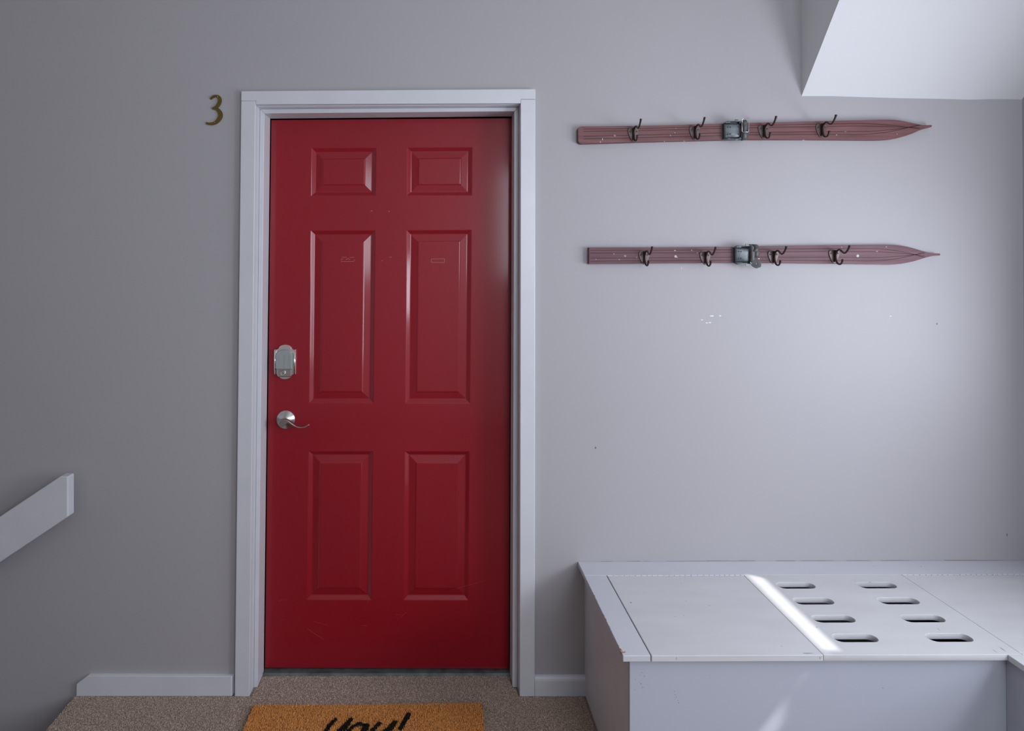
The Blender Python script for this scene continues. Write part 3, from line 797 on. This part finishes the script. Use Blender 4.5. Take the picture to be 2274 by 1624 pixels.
# hanging loop with its eyelet
ring = [(.0045, -.0165), (.0170, -.0165), (.0255, -.0190), (.0285, -.0350), (.0265, -.0430), (.0140, -.0480), (.0050, -.0430), (-.0030, -.0320)]
hole = [(.0120, -.0260), (.0150, -.0260), (.0175, -.0340), (.0160, -.0365), (.0130, -.0320)]
cu = bpy.data.curves.new('loop', 'CURVE'); cu.dimensions = '2D'; cu.fill_mode = 'BOTH'; cu.extrude = .0016
for poly in (ring, hole):
    sp = cu.splines.new('POLY'); sp.points.add(len(poly)-1); sp.use_cyclic_u = True
    for i, p in enumerate(poly): sp.points[i].co = (p[0], p[1], 0, 1)
to = bpy.data.objects.new('loop', cu); me = bpy.data.meshes.new_from_object(to); bpy.data.objects.remove(to); bpy.data.curves.remove(cu)
bm = bmesh.new(); bm.from_mesh(me); bpy.data.meshes.remove(me)
for v in bm.verts: v.co = Vector((v.co.x, -.024-.35*(v.co.x-.01)+v.co.z, v.co.y))
link('hanging_loop', bm, M_LEATHER, st, bevel=.0005)
bm = bmesh.new(); tube(bm, [(.0120, -.031, -.0150), (.0255, -.032, -.0140)], .0011, 8); link('wire_pin', bm, M_CHROME, st, smooth=True)
bm = bmesh.new(); tube(bm, [(.0230, -.020, .0105), (.0290, -.022, .0135)], [.0018, .0012], 8); link('strap_tip', bm, M_IRON, st)

# ------------------------------------------------------------------ built-in storage bench
bn = thing('storage_bench', 'white painted built-in corner bench with lids and slotted vent panel under the skis', 'bench', loc=(.5, 0, 0))
BO = Vector((.5, 0, 0))
ZT = .4600; TB = .0165
def zt(x): return ZT-.0025+.0035*(x-.5)
def board(name, pts, m=M_BENCH, bevel=.0016, seg=2, z_off=0.0):
    bm = bmesh.new()
    n_ = len(pts)
    a = [bm.verts.new((x-BO.x, y, zt(x)-TB+z_off)) for x, y in pts]; b = [bm.verts.new((x-BO.x, y, zt(x)+z_off)) for x, y in pts]
    for i in range(n_): bm.faces.new((a[i], a[(i+1) % n_], b[(i+1) % n_], b[i]))
    bm.faces.new(a); bm.faces.new(b)
    return link(name, bm, m, bn, bevel=bevel, seg=seg)
def bbox(name, x0, x1, y0, y1, za, zb, m=M_BENCHP, bevel=.0012):
    return link(name, BX(x0-BO.x, x1-BO.x, y0, y1, za, zb), m, bn, bevel=bevel)
YB = -.531
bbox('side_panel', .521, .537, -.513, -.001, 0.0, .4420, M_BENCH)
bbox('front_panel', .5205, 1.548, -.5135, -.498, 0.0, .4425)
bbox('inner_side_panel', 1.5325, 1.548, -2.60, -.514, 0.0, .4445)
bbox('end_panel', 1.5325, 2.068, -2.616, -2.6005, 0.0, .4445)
board('back_rail', [(.4975, -.0985), (2.068, -.0985), (2.068, -.0005), (.4975, -.0005)], M_BENCHR)
board('end_rail', [(.4975, YB), (.5705, YB), (.5705, -.0990), (.4975, -.0990)], M_BENCHR)
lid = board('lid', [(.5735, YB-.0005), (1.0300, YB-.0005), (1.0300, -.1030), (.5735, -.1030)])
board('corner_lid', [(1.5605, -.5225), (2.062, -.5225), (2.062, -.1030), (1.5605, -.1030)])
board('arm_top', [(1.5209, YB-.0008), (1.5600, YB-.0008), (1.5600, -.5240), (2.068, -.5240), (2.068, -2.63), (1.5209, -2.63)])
def stadium(x0, x1, yc, r, n_=8):
    r_ = r; pts = []
    for k in range(n_+1):
        a = -PI/2+PI*k/n_; pts.append((x1-r_+r_*math.cos(a), yc+r_*math.sin(a)))
    for k in range(n_+1):
        a = PI/2+PI*k/n_; pts.append((x0+r_+r_*math.cos(a), yc+r_*math.sin(a)))
    return pts
cu = bpy.data.curves.new('vent', 'CURVE'); cu.dimensions = '2D'; cu.fill_mode = 'BOTH'; cu.extrude = TB/2
polys = [[(1.0312, YB), (1.5592, YB), (1.5592, -.0990), (1.0312, -.0990)]]
for yc in (-.1677, -.2625, -.3598, -.4545):
    for xa, xb in ((1.1045, 1.2265), (1.3665, 1.4895)): polys.append(stadium(xa, xb, yc, .0195))
for poly in polys:
    sp = cu.splines.new('POLY'); sp.points.add(len(poly)-1); sp.use_cyclic_u = True
    for i, p in enumerate(poly): sp.points[i].co = (p[0], p[1], 0, 1)
to = bpy.data.objects.new('vent', cu); me = bpy.data.meshes.new_from_object(to); bpy.data.objects.remove(to); bpy.data.curves.remove(cu)
bm = bmesh.new(); bm.from_mesh(me); bpy.data.meshes.remove(me)
bmesh.ops.remove_doubles(bm, verts=bm.verts, dist=1e-6)
for v in bm.verts: v.co = Vector((v.co.x-BO.x, v.co.y, zt(v.co.x)-TB/2+v.co.z))
link('vent_panel', bm, M_BENCH, bn, bevel=.0018, seg=2)
# piano hinges
def hinge(x0, x1, seed):
    rnd = random.Random(seed); bm = bmesh.new(); x = x0
    while x < x1-.004:
        l = rnd.uniform(.016, .021); e2 = min(x+l-.0022, x1)
        tube(bm, [(x-BO.x, -.1008, zt(x)-.0004), (e2-BO.x, -.1008, zt(e2)-.0004)], .0019, 8)
        x += l
    box(bm, x0-BO.x, x1-BO.x, -.1035, -.0985, zt(x0)-.010, zt(x0)-.0035)
    return link('piano_hinge', bm, M_BENCH, bn)
hinge(.5735, 1.0300, 2); hinge(1.5605, 2.062, 5)
bm = bmesh.new(); rnd = random.Random(21); x = .56          # cracked caulk where the bench meets the wall
while x < 2.06:
    l = rnd.uniform(.01, .06)
    if rnd.random() < .62:
        h_ = rnd.uniform(.0006, .0018)
        box(bm, x-BO.x, x+l-BO.x, -.0006, -.0002, zt(x)+.0002, zt(x)+h_+.0004)
    x += l
link('caulk_crack', bm, M_CAULK, bn)
# knocks in the paint: bare wood at the front corner, chips along edges, dark specks
bm = bmesh.new()
def chip(bm, x, y, z, w, h, seed, ax='z'):
    rnd = random.Random(seed); vs = []
    for k in range(8):
        a = 2*PI*k/8; q_ = 1+rnd.uniform(-.45, .35)
        if ax == 'z': p = (x-BO.x+w*math.cos(a)*q_, y+h*math.sin(a)*q_, z)
        elif ax == 'x': p = (x-BO.x, y+w*math.cos(a)*q_, z+h*math.sin(a)*q_)
        else: p = (x-BO.x+w*math.cos(a)*q_, y, z+h*math.sin(a)*q_)
        vs.append(bm.verts.new(p))
    bm.faces.new(vs)
chip(bm, .4993, -.511, zt(.5)+.0003, .0032, .010, 1); chip(bm, .5045, -.516, zt(.5)+.0003, .004, .004, 2); chip(bm, .4972, -.512, zt(.5)-.004, .010, .003, 8, 'x')
link('bare_wood_chip', bm, M_WOODCHIP, bn)
bm = bmesh.new(); rnd = random.Random(11)
for k in range(16):
    y = -.20-.31*rnd.random(); chip(bm, .4986, y, zt(.5)+.0003, .0010, rnd.uniform(.001, .005), k)
for x, y, w_, h_ in ((.834, -.287, .0035, .0012), (.800, -.153, .0016, .0012), (.772, -.262, .0022, .001), (.706, -.345, .0013, .0013), (.735, -.340, .0013, .0013), (.600, -.270, .0022, .004), (.940, -.492, .0025, .001),
                     (1.09, -.404, .002, .002), (1.42, -.150, .003, .0012), (1.51, -.0380, .0012, .002), (1.67, -.0420, .0012, .002), (1.43, -.4150, .0010, .005), (1.50, -.5160, .001, .008), (1.528, -.508, .0012, .010), (.995, -.5235, .012, .0013)):
    chip(bm, x, y, zt(x)+.0003, w_, h_, int(x*999))
for x, z, w_, h_ in ((.553, .402, .001, .001), (.557, .400, .001, .001), (.548, .396, .001, .001), (.560, .392, .001, .0016), (.536, .384, .001, .001), (.551, .372, .001, .0014), (.555, .363, .0012, .001), (.533, .356, .001, .001), (.559, .357, .0008, .0008), (.640, .352, .001, .001), (.642, .343, .0013, .001), (.645, .337, .001, .001), (.650, .328, .0009, .0009), (.652, .322, .0009, .0016),
                     (.735, .394, .001, .001), (1.20, .361, .003, .0008)):
    chip(bm, x, -.5139, z, w_, h_, int(z*999), 'y')
for x in (.6390, 1.0210): chip(bm, x, YB-.0011, zt(x)-.008, .0006, .005, 3, 'y')
link('paint_chip', bm, M_CHIP, bn)

# ------------------------------------------------------------------ doormat
dm = thing('doormat', 'orange-brown coir doormat with black script greeting yay!', 'doormat', loc=(-.228, -.30, 0))
DO = Vector((-.228, -.30, 0))
def mat_back(x): return -.0740+.0095*((x+.61)/.77)+.0035*math.sin((x+.61)/.77*PI*1.0)*-1
MX0, MX1, MY = -.6125, .1590, -.535
n_ = 16
out = [(MX0+.004, MY)]+[(MX1-.002, MY)]+[(MX1-(MX1-MX0)*i/n_, mat_back(MX1-(MX1-MX0)*i/n_)) for i in range(n_+1)]
bm = PR([(x-DO.x, y-DO.y) for x, y in out], 'z', 0.0, .010)
link('mat_body', bm, M_RUBBER, dm, bevel=.002)
K = 1.4715/1390.4                               # photo stroke positions scaled onto the mat's top
def mp(u, v):
    d = (1.4865-.017)*1390.4/(v-593.5+ .0)       # distance from the camera for a point on the mat
    return None
S = .0013
ST = []
def add(pts): ST.append(pts)
# "yay!" in brush script (x, y on the floor, half width)
add([(-.3245, -.1430, .0052), (-.3375, -.1660, .0060), (-.3480, -.2010, .0062), (-.3500, -.2350, .0062), (-.3400, -.2560, .0060), (-.3230, -.2560, .0055), (-.3050, -.2350, .0050), (-.2900, -.1950, .0055), (-.2745, -.1430, .0062)])
add([(-.2745, -.1430, .0062), (-.2900, -.1720, .0070), (-.3080, -.2010, .0070), (-.3250, -.2600, .0070), (-.3450, -.3300, .0062), (-.3650, -.3700, .0055), (-.3850, -.3750, .0050), (-.3900, -.3500, .0045)])
add([(-.2180, -.1790, .0052), (-.2320, -.1660, .0058), (-.2500, -.1650, .0060), (-.2680, -.1830, .0060), (-.2830, -.2080, .0060), (-.2900, -.2350, .0060), (-.2830, -.2580, .0058), (-.2650, -.2560, .0052), (-.2450, -.2300, .0050), (-.2280, -.1950, .0050)])
add([(-.2210, -.1720, .0090), (-.2260, -.1950, .0090), (-.2330, -.2250, .0080), (-.2300, -.2530, .0065), (-.2150, -.2560, .0050)])
add([(-.1800, -.1600, .0058), (-.1920, -.1800, .0064), (-.2050, -.2050, .0064), (-.2080, -.2380, .0062), (-.1980, -.2570, .0060), (-.1800, -.2520, .0055), (-.1620, -.2250, .0052), (-.1430, -.1850, .0058)])
add([(-.1310, -.1560, .0072), (-.1430, -.1800, .0090), (-.1600, -.2050, .0088), (-.1750, -.2600, .0075), (-.1950, -.3300, .0065), (-.2150, -.3750, .0055), (-.2350, -.3750, .0050)])
add([(-.0880, -.1180, .0060), (-.0960, -.1450, .0072), (-.1110, -.1850, .0060)])
add([(-.1200, -.2380, .0085), (-.1215, -.2450, .0085)])
sm = []
for s in ST:
    cps = catmull([(p[0], p[1], p[2]) for p in s], 6); sm += [(v.x, v.y, v.z*1.3) for v in cps]
SM = np.array(sm)
G = gridpts(MX0, MX1, MY, -.055, 0.0027, .0095, 9)
lim = np.array([mat_back(x) for x in G[:, 0]])
side = (G[:, 0] > MX0+.0015) & (G[:, 0] < MX1-.0015)
G = G[(G[:, 1] < lim-.001) & side]
dist = np.full(len(G), 1.0)
for x, y, w_ in SM:
    d = np.hypot(G[:, 0]-x, G[:, 1]-y)-w_; dist = np.minimum(dist, d)
rng = np.random.default_rng(5)
idx = (dist+rng.normal(0, .0009, len(G)) < 0).astype(int)
G[:, 0] -= DO.x; G[:, 1] -= DO.y
pile('coir_pile', G, .0062, .0017, M_COIR, dm, 6, lean=.55, mats=[M_COIRB], idx=idx)
